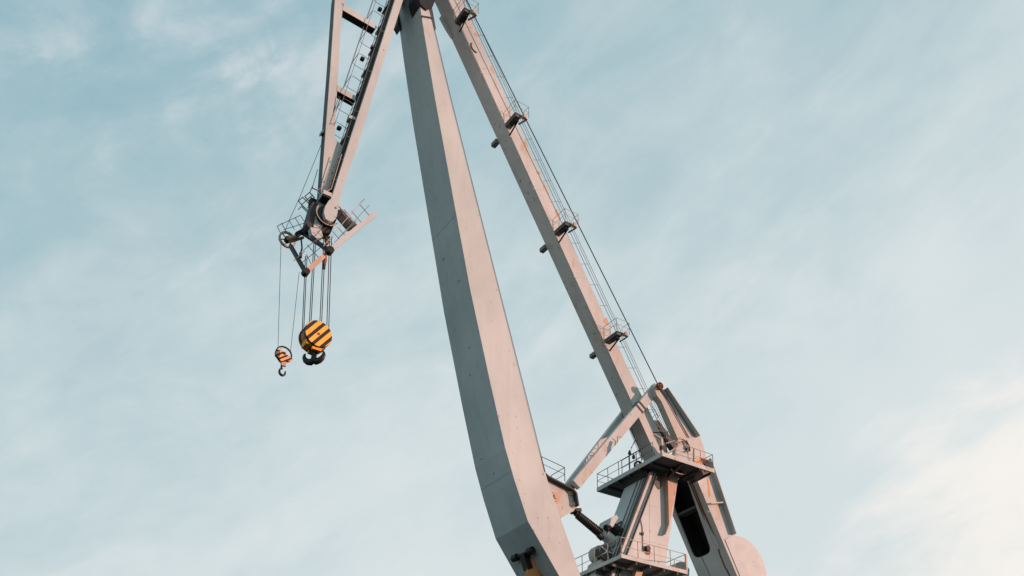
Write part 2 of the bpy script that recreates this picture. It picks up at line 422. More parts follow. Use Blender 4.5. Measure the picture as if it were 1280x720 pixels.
# cross platforms on the stay
def stay_platform(x, y, far=True):
    c = Q(x, y, 2.0)            # centre of the near wing
    h = .26
    m = MB(); m.box(c.x-.28, c.x+.17, 1.5, 2.83, c.z-h*.8, c.z); root = m.done('stay_platform', 'grate', crane)
    m = MB(); m.box(c.x-.34, c.x+.22, 1.42, 2.84, c.z+.01, c.z+.05); m.done('floor_plate', 'worn', root)
    if far:
        m = MB(); m.box(c.x-.25, c.x+.1, 4.13, 4.75, c.z-.5, c.z-.2); m.done('far_box', 'raild', root)
    m = MB(); m.box(c.x-.16, c.x+.08, 1.7, 2.4, c.z-h-.08, c.z-h*.8-.005); m.done('junction_box', 'black', root)
    m = MB(); m.box(c.x+.24, c.x+.72, 1.42, 1.62, c.z-.08, c.z+.03); m.done('outrigger', 'worn', root)
    m = MB(); m.box(c.x+.30, c.x+.52, 1.25, 1.41, c.z-.2, c.z+.1); m.done('rope_guide', 'rusty', root)
    m = MB(); m.bar((c.x+.1, 2.84, c.z-.75), (c.x+.1, 1.7, c.z-.28), .09, .08, Vector((1, 0, 0))); m.bar((c.x+.68, 1.5, c.z-.09), (c.x+.2, 1.8, c.z-.5), .1)
    m.split('support_bracket', 'black', root)
    zf = c.z+.05
    m = MB(); m.rail([(c.x-.38, 2.8, zf), (c.x-.38, 1.4, zf), (c.x+.8, 1.4, zf), (c.x+.8, 2.2, zf)], 1.0, .018, step=.8)
    m.done('railing', 'rail', root)
for i, (x, y) in enumerate(((580.5, 19), (643.5, 149), (705.5, 284), (769.5, 420))): stay_platform(x, y, i > 0)

# ================================================================ lever and its two arms
LW = 1.8
m = MB(); m.px([(818, 484), (821, 479.5), (825.5, 480), (829, 486), (866, 544), (875, 544.8), (884, 574), (890, 590), (912, 645), (921, 673), (940, 740), (931, 740), (921.5, 720), (866.7, 589), (846.7, 547), (827, 502), (821, 494)], LW, LW+.55)
lever = m.done('lever_side_plate', 'worn', crane)
m = MB(); m.px([(829, 486), (866, 544), (870, 552), (852, 552), (830, 505), (827, 494)], 4.7, 5.2); 
m.done('lever_side_plate', 'paint', crane)
m = MB()
def flange_px(a, b, wa, wb, th=.06):
    A = Q(*a, LW); B = Q(*b, LW); m.bar(Vector((A.x, (wa+wb)/2, A.z)), Vector((B.x, (wa+wb)/2, B.z)), th, abs(wb-wa))
flange_px((830, 487), (870.5, 547), LW-.42, LW+.5)
flange_px((884, 575), (915.5, 669), LW-.42, LW+.5)
m.split('back_flange', 'paint', lever)
m = MB(); m.px([(889, 628), (904, 627), (904, 628.6), (889, 629.6)], LW-.3, LW+.01); m.done('stiffener', 'worn', lever)
m = MB(); p = Q(822.5, 484, LW); m.disc((p.x, p.z), .27, LW-.3, LW-.1, 24, .2); m.disc((p.x, p.z), .12, LW-.32, LW+.4, 12)
m.done('rope_sheave', 'brown', lever, True)
# rust run under the catwalk
m = MB(); m.px([(866.5, 574), (880, 571.5), (884.5, 575), (885, 582), (874, 582), (866, 576)], LW-.03, LW+.1)
m.px([(883, 592), (885, 592), (888, 620), (886.5, 622)], LW-.012, LW+.03); m.done('rust_patch', 'ochre', lever)
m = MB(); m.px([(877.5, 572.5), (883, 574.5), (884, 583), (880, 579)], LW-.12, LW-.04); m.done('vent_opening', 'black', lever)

# lower lever: wide front plate with a round-cornered opening
N0 = Q(866.7, 589, LW); N1 = Q(935, 751.5, LW); LD = 3.5
def fp(s, w, dep=0.0):
    p = N0.lerp(N1, s); d = (N1-N0).normalized(); n = Vector((-d.z, 0, d.x)); 
    if n.x < 0: n = -n
    return Vector((p.x, LW + w, p.z)) + n*dep
def plate_hole(outer, hole, thick, name, mat, parent):
    b = bmesh.new(); layers = []
    for dep in (0, thick):
        vo = [b.verts.new(fp(s, w, dep)) for s, w in outer]; vh = [b.verts.new(fp(s, w, dep)) for s, w in hole]
        es = []
        for L in (vo, vh): es += [b.edges.new((L[i], L[(i+1) % len(L)])) for i in range(len(L))]
        bmesh.ops.triangle_fill(b, use_beauty=True, edges=es); layers.append((vo, vh))
    for k in (0, 1):
        A, B = layers[0][k], layers[1][k]
        for i in range(len(A)):
            j = (i+1) % len(A); b.faces.new((A[i], A[j], B[j], B[i]))
    mm = MB(); mm.b.free(); mm.b = b; return mm.done(name, mat, parent)
def rounded(pts, r, n=5):
    o = []; k = len(pts)
    for i in range(k):
        p = Vector(pts[i]+(0,)); a = Vector(pts[i-1]+(0,)); c = Vector(pts[(i+1) % k]+(0,))
        # s axis is much longer than w axis in metres
        ra = min(r/ max((a-p).length, 1e-3), .45); rc = min(r/max((c-p).length, 1e-3), .45)
        A = p.lerp(a, ra); B = p.lerp(c, rc)
        for t in range(n+1):
            u = t/n; q = A*(1-u)**2 + p*2*u*(1-u) + B*u*u; o.append((q.x, q.y))
    return o
SL = (N1-N0).length
# metres along the plate -> s
hole = rounded([(.05, .85), (.05, 3.05), (5.95, 3.2), (5.95, 1.35)], .6)
hole = [(a/SL, b_) for a, b_ in hole]
outer = [(-.02, .02), (-.02, LD), (1, LD), (1, .02)]
front = plate_hole(outer, hole, .12, 'lever_front_plate', 'paint', crane)
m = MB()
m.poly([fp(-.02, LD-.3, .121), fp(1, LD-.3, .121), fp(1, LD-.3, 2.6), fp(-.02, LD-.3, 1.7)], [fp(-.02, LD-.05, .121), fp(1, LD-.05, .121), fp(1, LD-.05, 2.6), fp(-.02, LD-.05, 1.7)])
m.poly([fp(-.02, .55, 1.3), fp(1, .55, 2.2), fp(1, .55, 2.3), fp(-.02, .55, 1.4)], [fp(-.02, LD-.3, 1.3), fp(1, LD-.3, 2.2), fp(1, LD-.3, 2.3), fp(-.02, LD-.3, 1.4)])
m.done('lever_inner_box', 'black', crane)  # black stands in for the shade inside the opening
m = MB(); m.bar(fp(2.5/SL, .55, .35), fp(2.5/SL, LD-.3, .35), .55, .2, Vector((0, 0, 1))); m.done('cross_beam', 'dark', front)
m = MB()
m.tube([fp(.05, .5, -.05), fp(.3, .55, -.05), fp(.55, .5, -.05)], .05, 5); m.tube([fp(.05, .7, -.05), fp(.35, .72, -.05)], .04, 5)
m.done('pipe', 'brown', front)
m = MB(); m.poly([fp(3.0/SL, .62, -.01), fp(5.6/SL, .42, -.01), fp(5.9/SL, .45, -.01), fp(4.6/SL, .62, -.01)], [fp(3.0/SL, .62, -.12), fp(5.6/SL, .42, -.34), fp(5.9/SL, .45, -.34), fp(4.6/SL, .62, -.25)])
m.done('lit_sliver_rib', 'worn', front)  # rib added so its side catches the sun as a pink sliver
m = MB(); m.tube([fp(t, w_, -.01) for t, w_ in ((.57, .62), (.62, .72), (.70, .74), (.8, .62), (.9, .5))], .06, 5); m.done('rust_pipe', 'brown', front)
m = MB(); m.bar(fp(5.3/SL, 2.45, -.0), fp(1, 2.3, -.0), .03, .04); m.done('plate_seam', 'black', front)
m = MB()
for (x1_, y1_, x2_, y2_) in ((857, 560, 880, 556), (873, 600, 890, 597), (884, 640, 905, 637), (834, 505, 838, 503)): m.bar(Q(x1_, y1_, LW-.004), Q(x2_, y2_, LW-.004), .03, .02)
m.split('weld_seam', 'worn', lever)
m = MB()
for k in range(9):
    p = Q(853+k*1.2, 566-abs(k-4)*.6, LW); m.disc((p.x, p.z), .05, LW-.04, LW+.01, 8)
m.split('bolt', 'brown', lever)
# counterweight
c = Q(928, 711, LW-.03); nl = (N1-N0).normalized(); nl = Vector((-nl.z, 0, nl.x)); nl = nl if nl.x > 0 else -nl
def cwp(r, w, dm=.15):
    o = []
    for i in range(128):
        a_ = 2*math.pi*i/128; p = Vector((c.x + r*math.cos(a_), w, c.z + r*math.sin(a_)))
        if (p-N0).dot(nl) >= dm: o.append(p)
    return o
m = MB(); m.poly(cwp(2.5, LW-.05), cwp(2.5, LW+.4)); m.poly(cwp(2.49, LW+.38, 2.7), cwp(2.49, LW+LD-.2, 2.7))
cw = m.done('counterweight', 'paint', crane, True)

# link between lever and boom bracket (converging arms)
m = MB()
for sgn, nm in ((-1, 'link_arm'), (1, 'link_arm')):
    m = MB(); wt = WC + sgn*1.15; wb = WC + sgn*.42
    T = Q(820.2, 484.6, WC-1.15); B = Q(718.5, 606.5, WC-.42)
    m.bar(Vector((T.x, wt, T.z)), Vector((B.x, wb, B.z)), .72, .42)
    o = m.done(nm, 'worn', crane, bevel=.03)
    if sgn < 0:
        m = MB()
        for t in (.20, .235):
            p = T.lerp(B, t); q = T.lerp(B, t+.012); m.bar(p, q, .80, .50)
        m.done('clamp_band', 'dark', o)
m = MB()
T = Q(820.2, 484.6, WC-1.15); B = Q(718.5, 606.5, WC-.42)
def lk(t, s): 
    p = T.lerp(B, t); return Vector((p.x, WC + s*(1.15+(.42-1.15)*t - .2), p.z))
m.poly([lk(.27, -1), lk(.27, 1), lk(.42, 1), lk(.52, -1)], [v+Vector((0, 0, -.12)) for v in (lk(.27, -1), lk(.27, 1), lk(.42, 1), lk(.52, -1))])
m.poly([lk(.86, -1), lk(.86, 1), lk(1, 1), lk(1, -1)], [v+Vector((0, 0, -.3)) for v in (lk(.86, -1), lk(.86, 1), lk(1, 1), lk(1, -1))])
m.split('link_tie_plate', 'dark', crane)
# far lever strut beside the stay foot
m = MB(); m.bar(Q(818, 528, 4.7), Q(843, 562, 4.7), .5, .5); p = Q(818.5, 531, 4.4); m.box(p.x-.35, p.x+.25, 4.1, 4.7, p.z-.35, p.z+.15)
m.done('lever_strut', 'dark', crane)

# ================================================================ tower (A-frame)
TW = 2.2
m = MB(); m.px([(813, 588), (849, 588), (831, 712), (823, 800), (735, 800), (775.5, 692)], TW, 4.85)
tower = m.done('tower_frame', 'paint', crane)
m = MB()
a, b = (813.5, 590), (776, 693)
for off, wd, mat in ((.6, 3.2, 'worn'), (5.6, 2.2, 'worn')):
    m.px([(a[0]+off, a[1]), (a[0]+off+wd, a[1]), (b[0]+off+wd-30, b[1]+75), (b[0]+off-30, b[1]+75)], TW-.14, TW-.01)
m.split('cable_tray', 'worn', tower)
m = MB()
m.px([(a[0]+9.3, a[1]), (a[0]+10.2, a[1]), (b[0]+10.2-30, b[1]+75), (b[0]+9.3-30, b[1]+75)], TW-.3, TW-.01)
m.px([(a[0]-1.2, a[1]), (a[0]-.2, a[1]), (b[0]-.2-30, b[1]+75), (b[0]-1.2-30, b[1]+75)], TW-.3, TW-.01)
m.done('cable_run', 'dark', tower)
# rear bracing leg proud of the frame
m = MB(); m.px([(834.5, 590), (849, 590), (836, 660), (832, 668), (836.5, 655)], 1.8, TW-.01)
m.done('bracing_leg', 'rusty', crane)
m = MB(); m.px([(827.5, 594), (829.5, 594), (829.8, 618), (829, 619)], TW-.012, TW+.05); m.done('rust_run', 'ochre', tower)
m = MB(); m.tube([Q(800, 645, TW-.04), Q(803, 660, TW-.04), Q(804, 690, TW-.04)], .025, 5); p = Q(803.4, 667, TW-.1); m.box(p.x-.07, p.x+.07, TW-.16, TW-.01, p.z-.1, p.z+.1)
m.done('conduit', 'dark', tower)
m = MB(); p = Q(809.5, 685.5, TW-.1); m.disc((p.x, p.z), .2, TW-.2, TW-.01, 20); m.box(p.x-.2, p.x, TW-.26, TW-.02, p.z-.2, p.z+.08); m.done('floodlight', 'black', tower)
m = MB(); p = Q(809, 690.5, TW); m.disc((p.x, p.z+.1), .3, TW-.015, TW+.02, 11); m.done('rust_stain', 'brown', tower)
m = MB()
for (x1_, y1_, x2_, y2_) in ((806, 630, 838, 638), (791, 672, 832, 682), (812, 600, 812.3, 700)): m.bar(Q(x1_, y1_, TW-.003), Q(x2_, y2_, TW-.003), .02, .02)
m.split('weld_seam', 'paint', tower)
# pipes on the shaded front of the tower
m = MB()
fr = lambda y, w_, o=.08: Vector((Q(lerp(813, 775.5, (y-588)/104), y, TW).x - o, w_, Q(lerp(813, 775.5, (y-588)/104), y, TW).z))
for w_ in (2.5, 2.8, 3.25): m.tube([fr(590, w_), fr(740, w_)], .035, 5)
m.tube([fr(655, 4.2), fr(650, 3.7, .3), fr(648, 3.1, .3), fr(665, 2.9, .2)], .07, 6); m.tube([fr(655, 4.2), fr(668, 4.3, .2), fr(682, 3.9, .2)], .06, 6)
m.done('hose', 'dark', tower)

# upper catwalk
Cn = Q(828, 570, 0); Er = Q(891.5, 586.5, 0); zt = Cn.z + .26
m = MB()
m.box(Cn.x, Er.x, 0, 2.1, Cn.z+.05, zt-.03)
m.box(Cn.x, Cn.x+2.9, 2.1, 7.1, Cn.z+.05, zt-.03)
deck = m.done('upper_catwalk', 'grate', crane)
m = MB()
m.box(Cn.x-.06, Er.x+.06, -.06, -.0, Cn.z-.02, zt+.03); m.box(Er.x, Er.x+.06, 0, 2.1, Cn.z-.02, zt+.03)
m.done('edge_beam', 'worn', deck)
m = MB()
m.box(Cn.x-.06, Cn.x, 0, 7.1, Cn.z-.02, zt+.03); m.box(Cn.x-.06, Cn.x+2.9, 7.1, 7.16, Cn.z-.02, zt+.03)
m.done('edge_beam', 'paint', deck)
m = MB()
for k in range(1, 6): m.box(Cn.x, Cn.x+2.9, k*1.2-.06, k*1.2+.06, Cn.z-.16, Cn.z+.05)
for k in (1, 2, 3): m.box(Cn.x+2.9+k*.55, Cn.x+2.98+k*.55, 0, 2.1, Cn.z-.14, Cn.z+.05)
m.poly([Vector((Cn.x+.3, 2.2, Cn.z-.02)), Vector((Cn.x+.3, 4.9, Cn.z-.02)), Vector((Cn.x+1.4, 4.9, Cn.z-1.3)), Vector((Cn.x+1.4, 2.2, Cn.z-1.3))], [Vector((Cn.x+2.6, 2.2, Cn.z-.02)), Vector((Cn.x+2.6, 4.9, Cn.z-.02)), Vector((Cn.x+1.6, 4.9, Cn.z-1.3)), Vector((Cn.x+1.6, 2.2, Cn.z-1.3))])
m.poly([Vector((Cn.x+1.9, .1, Cn.z)), Vector((Cn.x+2.1, .1, Cn.z)), Vector((Cn.x+2.1, .1, Cn.z+.04))], [Vector((Cn.x+1.9, 1.79, Cn.z-.6)), Vector((Cn.x+2.1, 1.79, Cn.z-.6)), Vector((Cn.x+2.1, 1.79, Cn.z+.04))])
m.done('floor_beam', 'dark', deck)
m = MB(); m.poly([Vector((Er.x-1.15, 0.05, Cn.z)), Vector((Er.x-.25, .05, Cn.z)), Vector((Er.x-.95, 0.05, Cn.z-.4))], [Vector((Er.x-1.15, .9, Cn.z)), Vector((Er.x-.25, .9, Cn.z)), Vector((Er.x-.95, .9, Cn.z-.55))]); m.done('corner_bracket', 'grate', deck)
m = MB(); m.rail([(Cn.x-.02, 0.9, zt), (Cn.x-.02, 7.1, zt), (Cn.x+2.8, 7.1, zt)], 1.15, .026, step=1.22); m.done('railing', 'raild', deck)
m = MB(); m.rail([(Cn.x+1.2, -.02, zt), (Er.x, -.02, zt), (Er.x, 2.0, zt)], 1.15, .026, step=1.3); m.done('railing', 'rail', deck)
m = MB(); m.box(Cn.x, Cn.x+.16, .02, .18, zt, zt+1.1); m.bar((Cn.x+.08, .11, zt+1.1), (Cn.x-.2, .5, zt+1.5), .14); m.done('access_post', 'rusty', deck)
m = MB(); m.box(Cn.x-.03, Cn.x+.26, -.02, .24, zt+.25, zt+.55); m.tube([(Cn.x+.55, .15, zt), (Cn.x+.5, .15, zt+1.7), (Cn.x-.2, .6, zt+1.75)], .04, 5); m.done('control_box', 'black', deck)
m = MB()   # hatch stairs beside the lever
for k in range(7): m.box(Cn.x+.5+k*.18, Cn.x+.6+k*.18, .5, 1.5, zt+.1+k*.13, zt+.14+k*.13)
m.bar((Cn.x+.4, .5, zt), (Cn.x+1.9, .5, zt+1.15), .07); m.bar((Cn.x+.4, 1.5, zt), (Cn.x+1.9, 1.5, zt+1.15), .07)
m.tube([(Cn.x+.4, .5, zt+.9), (Cn.x+1.7, .5, zt+1.6)], .035, 5)
m.done('steps', 'rail', deck)
# handwheel (spoked) at the front edge and cable reel parts
m = MB(); p = Q(798.5, 582.5, 3.0)
m.disc((p.x, p.z), .4, 2.95, 3.1, 28, .31)
for k in range(6):
    a_ = k*math.pi/3+.2; m.tube([(p.x, 3.02, p.z), (p.x+.33*math.cos(a_), 3.02, p.z+.33*math.sin(a_))], .03, 4)
m.disc((p.x, p.z), .12, 2.9, 3.15, 10); m.done('rope_wheel', 'black', crane, True)
# bearing housing plate seen over the near edge
m = MB(); m.px([(841, 573), (845, 560), (852, 551), (858, 551), (864, 560), (866, 580), (853, 577)], 1.1, 1.4); m.px([(868, 560), (871, 560), (871, 576), (868, 576)], 1.0, 1.15)
bh = m.done('bearing_housing', 'worn', crane)
m = MB(); c = Q(853, 556, .95); m.tube([c + Vector((.5*math.cos(t), 0, .48*math.sin(t))) for t in [math.radians(q) for q in range(-15, 215, 15)]], .09, 6); m.tube([c+Vector((-.5, 0, -.1)), c+Vector((-.85, 0, -1.2))], .05, 5); m.done('arched_hose', 'rusty', bh)
m = MB(); p = Q(860.5, 561, .9); m.tube([p+Vector((-.2, 0, .6)), p+Vector((.1, 0, .2)), p+Vector((.12, 0, -.1)), p+Vector((-.12, 0, -.25))], .07, 6); m.disc((p.x, p.z+.05), .1, .85, 1.1, 10); m.done('hose_fitting', 'black', bh)
m = MB(); c = Q(848, 588.5, 1.0); m.tube([c + Vector((.7*math.cos(t), 0, .2*math.sin(t))) for t in [math.radians(q) for q in range(185, 360, 12)]], .04, 6); m.done('guard_ring', 'rail', crane)
# braces and cables left of the stay foot
m = MB()
zz = zt
m.tube([Q(789, 536, 3.9), Q(804, 575, 3.9)], .025, 4)
for a, b in (((788.5, 560), (799, 545)), ((787, 566), (793, 551)), ((793, 551), (806, 553)), ((796, 545), (800, 570)), ((800, 545), (806, 566)), ((790, 571), (806, 561)), ((797, 556), (810, 566))): m.tube([Q(*a, 4.1), Q(*b, 4.3)], .022, 4)
m.done('guy_wire', 'raild', crane)
m = MB()
for (x, y) in ((787, 566.5), (792, 571.5)):
    p = Q(x, y, 4.1); m.tube([p+Vector((0, 0, .22)), p, p-Vector((0, 0, .12))], .1, 8, radii=[.05, .13, .1])
m.done('lamp', 'dark', crane)
m = MB()   # small ladder hoops right of the stay
for a, b in (((806, 503), (818, 528)), ((811, 500), (823, 522)), ((818, 527), (824, 519)), ((812, 516), (820, 513)), ((815, 522), (822, 517)), ((820, 530), (838, 556)), ((812, 500), (816, 510))): m.tube([Q(*a, 3.0), Q(*b, 3.0)], .02, 4)
m.done('ladder', 'raild', crane)
m = MB()
m.rail([(Cn.x+.2, .6, zt+1.0), (Cn.x+1.2, .6, zt+1.2)], 1.0, .03); m.rail([(Cn.x+.1, 2.0, zt), (Cn.x+.1, 4.4, zt)], 1.2, .03, step=.8)
m.done('machinery_guard', 'raild', crane)

# luffing ram, gearbox, motor, drum
m = MB(); a, b = Q(719.5, 641.5, WC), Q(752, 668, WC)
m.tube([a+(a-b)*.02, a, lerp(a, b, .06), lerp(a, b, .1), lerp(a, b, .98), b], .3, 16, radii=[.16, .2, .2, .25, .29, .29]); m.bar(a+Vector((-.2, 0, .1)), a+Vector((.25, 0, .2)), .22, .7)
ram = m.done('luffing_ram', 'black', crane, True)
m = MB()
for k in range(14): 
    p = lerp(a, b, .1+k*.06); d = (b-a).normalized(); m.tube([p-d*.03, p+d*.03], .3, 14, radii=[.285+k*.003, .285+k*.003])
m.done('bellows_ring', 'black', ram)
m = MB(); a, b = Q(751, 665.5, WC), Q(766, 680, WC); m.tube([a, b], .34, 18); m.tube([Q(756, 668, WC-.1), Q(765, 676, WC-.1)], .38, 18)
m.bar(Q(765, 679, WC), Q(778, 672, WC), .6, .9)
m.done('ram_housing', 'paint', crane, True)
m = MB(); m.px([(764.5, 647), (770.5, 643.5), (773, 647), (766, 659), (762.5, 656)], 2.6, 3.9)
m.done('machine_hood', 'paint', crane)
m = MB()
m.tube([Q(765, 659, WC-.3), Q(776, 667, WC-.3)], .38, 16); m.tube([Q(757, 660, WC-.5), Q(766, 657, WC-.5)], .22, 10); m.tube([Q(748, 668.5, WC-.3), Q(753, 673.5, WC-.3)], .2, 10)
m.done('luffing_motor', 'black', crane, True)
m = MB(); p = Q(757.5, 690, WC-.6); m.disc((p.x, p.z), .56, WC-.6, WC+.6, 32); m.done('gear_drum', 'dark', crane, True)
m = MB(); m.disc((p.x, p.z), .64, WC-.1, WC+.5, 32, .52)
for k in range(5): a_ = k*1.26; m.bar((p.x, WC-.68, p.z), (p.x+.5*math.cos(a_), WC-.64, p.z+.5*math.sin(a_)), .07)
m.done('drum_flange', 'paint', crane, True)
m = MB(); m.px([(750, 700), (764, 690), (780, 690), (780, 740), (740, 740)], WC-.4, WC+.9); m.done('machine_bed', 'paint', crane)

# lower catwalk
LWK = .35
A = Q(777, 697, LWK); B = Q(858, 716.8, LWK); z2 = A.z+.2
m = MB(); m.box(A.x, B.x, LWK, 2.15, A.z+.04, z2-.02); m.box(A.x, A.x+1.0, 2.15, 7.2, A.z+.04, z2-.02)
dk = m.done('lower_catwalk', 'grate', crane)
m = MB(); m.box(A.x-.06, B.x+.06, LWK-.06, LWK, A.z-.03, z2+.03); m.box(B.x, B.x+.06, LWK, 3.0, A.z-.03, z2+.03); m.done('edge_beam', 'worn', dk)
m = MB(); m.box(A.x-.06, A.x, LWK, 7.2, A.z-.03, z2+.03); m.done('edge_beam', 'paint', dk)
m = MB()
for k in range(7): m.box(A.x, A.x+1.0, LWK+.9+k*.9, LWK+1.0+k*.9, A.z-.3, A.z+.04)
for k in range(1, 5): m.box(A.x+k*1.2, A.x+k*1.2+.1, LWK, 2.19, A.z-.22, A.z+.04)
m.done('floor_beam', 'grate', dk)
m = MB(); m.rail([(A.x-.03, 7.2, z2), (A.x-.03, LWK-.03, z2)], 1.2, .028, step=1.35); m.done('railing', 'rail', dk)
m = MB(); m.rail([(A.x-.03, LWK-.03, z2), (B.x, LWK-.03, z2), (B.x, 2.6, z2)], 1.2, .028, step=1.35, mids=(.5,)); m.box(B.x-.05, B.x+.07, LWK-.08, LWK+.04, z2-.1, z2+1.2)
m.done('railing', 'rusty', dk)
m = MB(); m.px([(786, 704), (800, 707), (799, 711), (785, 708.5)], 1.3, 1.8); m.px([(796, 711), (804, 713), (792, 760), (784, 760)], 1.3, 1.7); m.done('winch_frame', 'rusty', crane)
m = MB(); m.px([(845, 704), (850, 702), (856, 703), (862, 712), (860, 740), (838, 740)], 5.4, 6.4); m.done('rear_housing', 'paint', crane)
m = MB(); m.px([(745, 715), (760, 702), (775, 700), (775, 740), (740, 740)], 4.4, 5.0); m.done('machine_casing', 'paint', crane)

# tower foot, slewing column and portal below the picture
foot = Q(790, 800, WC)
m = MB(); m.box(foot.x-6, foot.x+7, -1.5, 8.5, foot.z-7, foot.z-.5); m.done('machinery_house', 'paint', crane)
m = MB(); m.tube([(foot.x, WC, 4), (foot.x, WC, foot.z-7)], 2.4, 24); m.done('slewing_column', 'paint', crane)
for sx_ in (-1, 1):
    for sy_ in (-1, 1):
        m = MB(); m.bar((foot.x+sx_*6, WC+sy_*6, .2), (foot.x+sx_*1.8, WC+sy_*1.8, 6.5), 1.2); m.done('portal_leg', 'paint', crane)

# ================================================================ fly jib
JN, JF = 2.65, 4.35
m = MB()
near = [(493.75, 0), (503.9, 0), (475.0, 90), (448, 180), (429.5, 232), (425, 247), (421.5, 268), (420, 273), (416.5, 276.6), (411.5, 276.8), (407, 273), (405, 266), (406.5, 258), (416, 243), (439, 170), (465.3, 90)]
ext = [(520, -84), (531, -84)]
near = [near[0], ext[0], ext[1]] + near[1:]
m.px(near, JN, JN+.28); fly = m.done('fly_jib_chord', 'paint', crane)
m = MB(); m.px([(520.5, -84), (529, -84), (474, 90), (425, 235), (412, 262), (407, 262), (440, 170.5), (466.3, 90)], JF-.25, JF)
m.done('fly_jib_chord', 'paint', crane)
m = MB()   # plate joining the two chord sides, its shade under the ladder painted in dark teal
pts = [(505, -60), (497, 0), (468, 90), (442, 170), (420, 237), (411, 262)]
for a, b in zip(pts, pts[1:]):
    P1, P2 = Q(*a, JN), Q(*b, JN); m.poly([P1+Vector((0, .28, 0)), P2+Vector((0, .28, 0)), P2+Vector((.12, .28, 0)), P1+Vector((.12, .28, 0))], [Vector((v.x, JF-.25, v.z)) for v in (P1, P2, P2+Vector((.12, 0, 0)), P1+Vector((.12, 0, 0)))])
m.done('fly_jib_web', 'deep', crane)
m = MB(); SN, SF = 3.25, 3.78
m.px([(418.7, 0), (431, -90), (444, -90), (432, -20), (431, 2), (428.5, 10), (425.6, 37), (422.8, 90), (421, 118), (418, 172), (430, 185), (421, 232), (408, 262), (402, 285), (392, 284), (396, 262), (401, 245), (406.6, 170), (412.7, 90)], SN, SF)
strut = m.done('fly_jib_strut', 'paint', crane)
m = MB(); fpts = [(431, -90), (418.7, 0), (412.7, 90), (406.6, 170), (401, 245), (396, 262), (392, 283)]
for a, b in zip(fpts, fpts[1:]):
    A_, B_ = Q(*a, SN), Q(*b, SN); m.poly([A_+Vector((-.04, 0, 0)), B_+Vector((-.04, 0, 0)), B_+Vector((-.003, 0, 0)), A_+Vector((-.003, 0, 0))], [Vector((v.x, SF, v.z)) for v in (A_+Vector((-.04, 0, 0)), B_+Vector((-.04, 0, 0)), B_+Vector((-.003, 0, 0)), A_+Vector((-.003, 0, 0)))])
m.done('front_shade_strip', 'deep', strut)  # dark strip added to paint shade onto the strut's front
for q in (((427, 3), (432, 6.5), (469, 29.5), (471, 34), (469, 36), (427.5, 12)), ((421, 106), (445, 120), (444, 126), (420.5, 113))):
    m = MB(); m.px(q, SN, SF); o_ = m.done('cross_brace', 'paint', crane)
    lo_ = q[-1], q[-2]; m = MB(); A_, B_ = Q(*lo_[0], SN), Q(*lo_[1], SN); dn = Vector((0, 0, -.03))
    m.poly([A_, B_, B_+dn, A_+dn], [Vector((v.x, SF, v.z)) for v in (A_, B_, B_+dn, A_+dn)]); m.done('underside_shade', 'black', o_)  # black strip paints the shade under the brace
m = MB()
for x, y, w_ in ((466, 59, 3.1), (453, 73.5, 3.9), (437.5, 147, 3.1), (424, 160, 3.9), (475, 11.5, 3.9)):
    p = Q(x, y, w_); m.box(p.x-.13, p.x+.12, w_-.12, w_+.14, p.z-.1, p.z+.07)
p = Q(404.5, 165, 3.0); 
m.split('cable_box', 'dark', fly)
m = MB(); m.px([(437, 143.5), (444.5, 146), (444.5, 150), (436, 147)], 2.9, 3.3); m.px([(405, 237), (415, 241.5), (414.5, 246), (404, 241.5)], 2.5, 3.2); m.px([(402.2, 163), (405.6, 161), (405.6, 165), (402.2, 166)], 3.4, 3.8)
m.split('junction_box', 'worn', fly)
m = MB(); m.px([(404.2, 241.6), (414.6, 246.1), (413.5, 248.5), (403.5, 244)], 2.55, 3.2); m.done('box_base', 'black', fly)
# caged ladder up the front of the chord
F0, F1 = Q(505, -36, JN), Q(418, 235, JN); dirj = (F1-F0).normalized(); nrm = Vector((-abs(dirj.z), 0, -dirj.x if dirj.z < 0 else dirj.x)).normalized()
if nrm.x > 0: nrm = -nrm
Llen = (F1-F0).length
def lp(s, w_, o): return F0 + dirj*s + Vector((0, w_-JN, 0)) + nrm*o
m = MB()
for w_, o_ in ((3.0, .22), (3.95, .22)): m.tube([lp(-2, w_, o_), lp(Llen, w_, o_)], .026, 4)
k = 0.0
while k < Llen: m.tube([lp(k, 3.0, .22), lp(k, 3.95, .22)], .014, 4); k += .62
ld = m.done('ladder', 'rail', fly)
m = MB()
for w_, o_ in ((3.0, 1.12), (3.95, 1.12), (3.5, 1.25)): m.tube([lp(-2, w_, o_), lp(Llen-5.0, w_, o_)], .02, 4)
k = .5
while k < Llen - 5.0:
    m.tube([lp(k, 3.0, .22), lp(k, 2.95, .8), lp(k, 3.0, 1.12), lp(k, 3.95, 1.12), lp(k, 4.0, .8), lp(k, 3.95, .22)], .02, 4); k += 2.15
m.done('ladder_cage', 'raild', ld)
m = MB()
for w_, o_, r_ in ((3.25, .1, .06), (3.45, .1, .045), (3.7, .12, .05), (4.1, .05, .04)): m.tube([lp(-2, w_, o_), lp(Llen, w_, o_)], r_, 6)
m.done('power_cable', 'dark', fly)
m = MB(); m.poly([lp(-2, JN+.29, -.02), lp(Llen, JN+.29, -.02), lp(Llen, JN+.29, .16), lp(-2, JN+.29, .16)], [lp(-2, JN+.62, -.02), lp(Llen, JN+.62, -.02), lp(Llen, JN+.62, .1), lp(-2, JN+.62, .1)]); m.done('flange_shade_strip', 'black', fly)  # black strip along the near plate, added to deepen the shaded chord front
m = MB()
k = .9
while k < Llen-1: m.box(lp(k, 0, .1).x-.16, lp(k, 0, .1).x+.1, 3.3, 4.15, lp(k, 0, .1).z-.05, lp(k, 0, .1).z+.05); k += 2.15
m.split('cable_clamp', 'dark', fly)
m = MB()
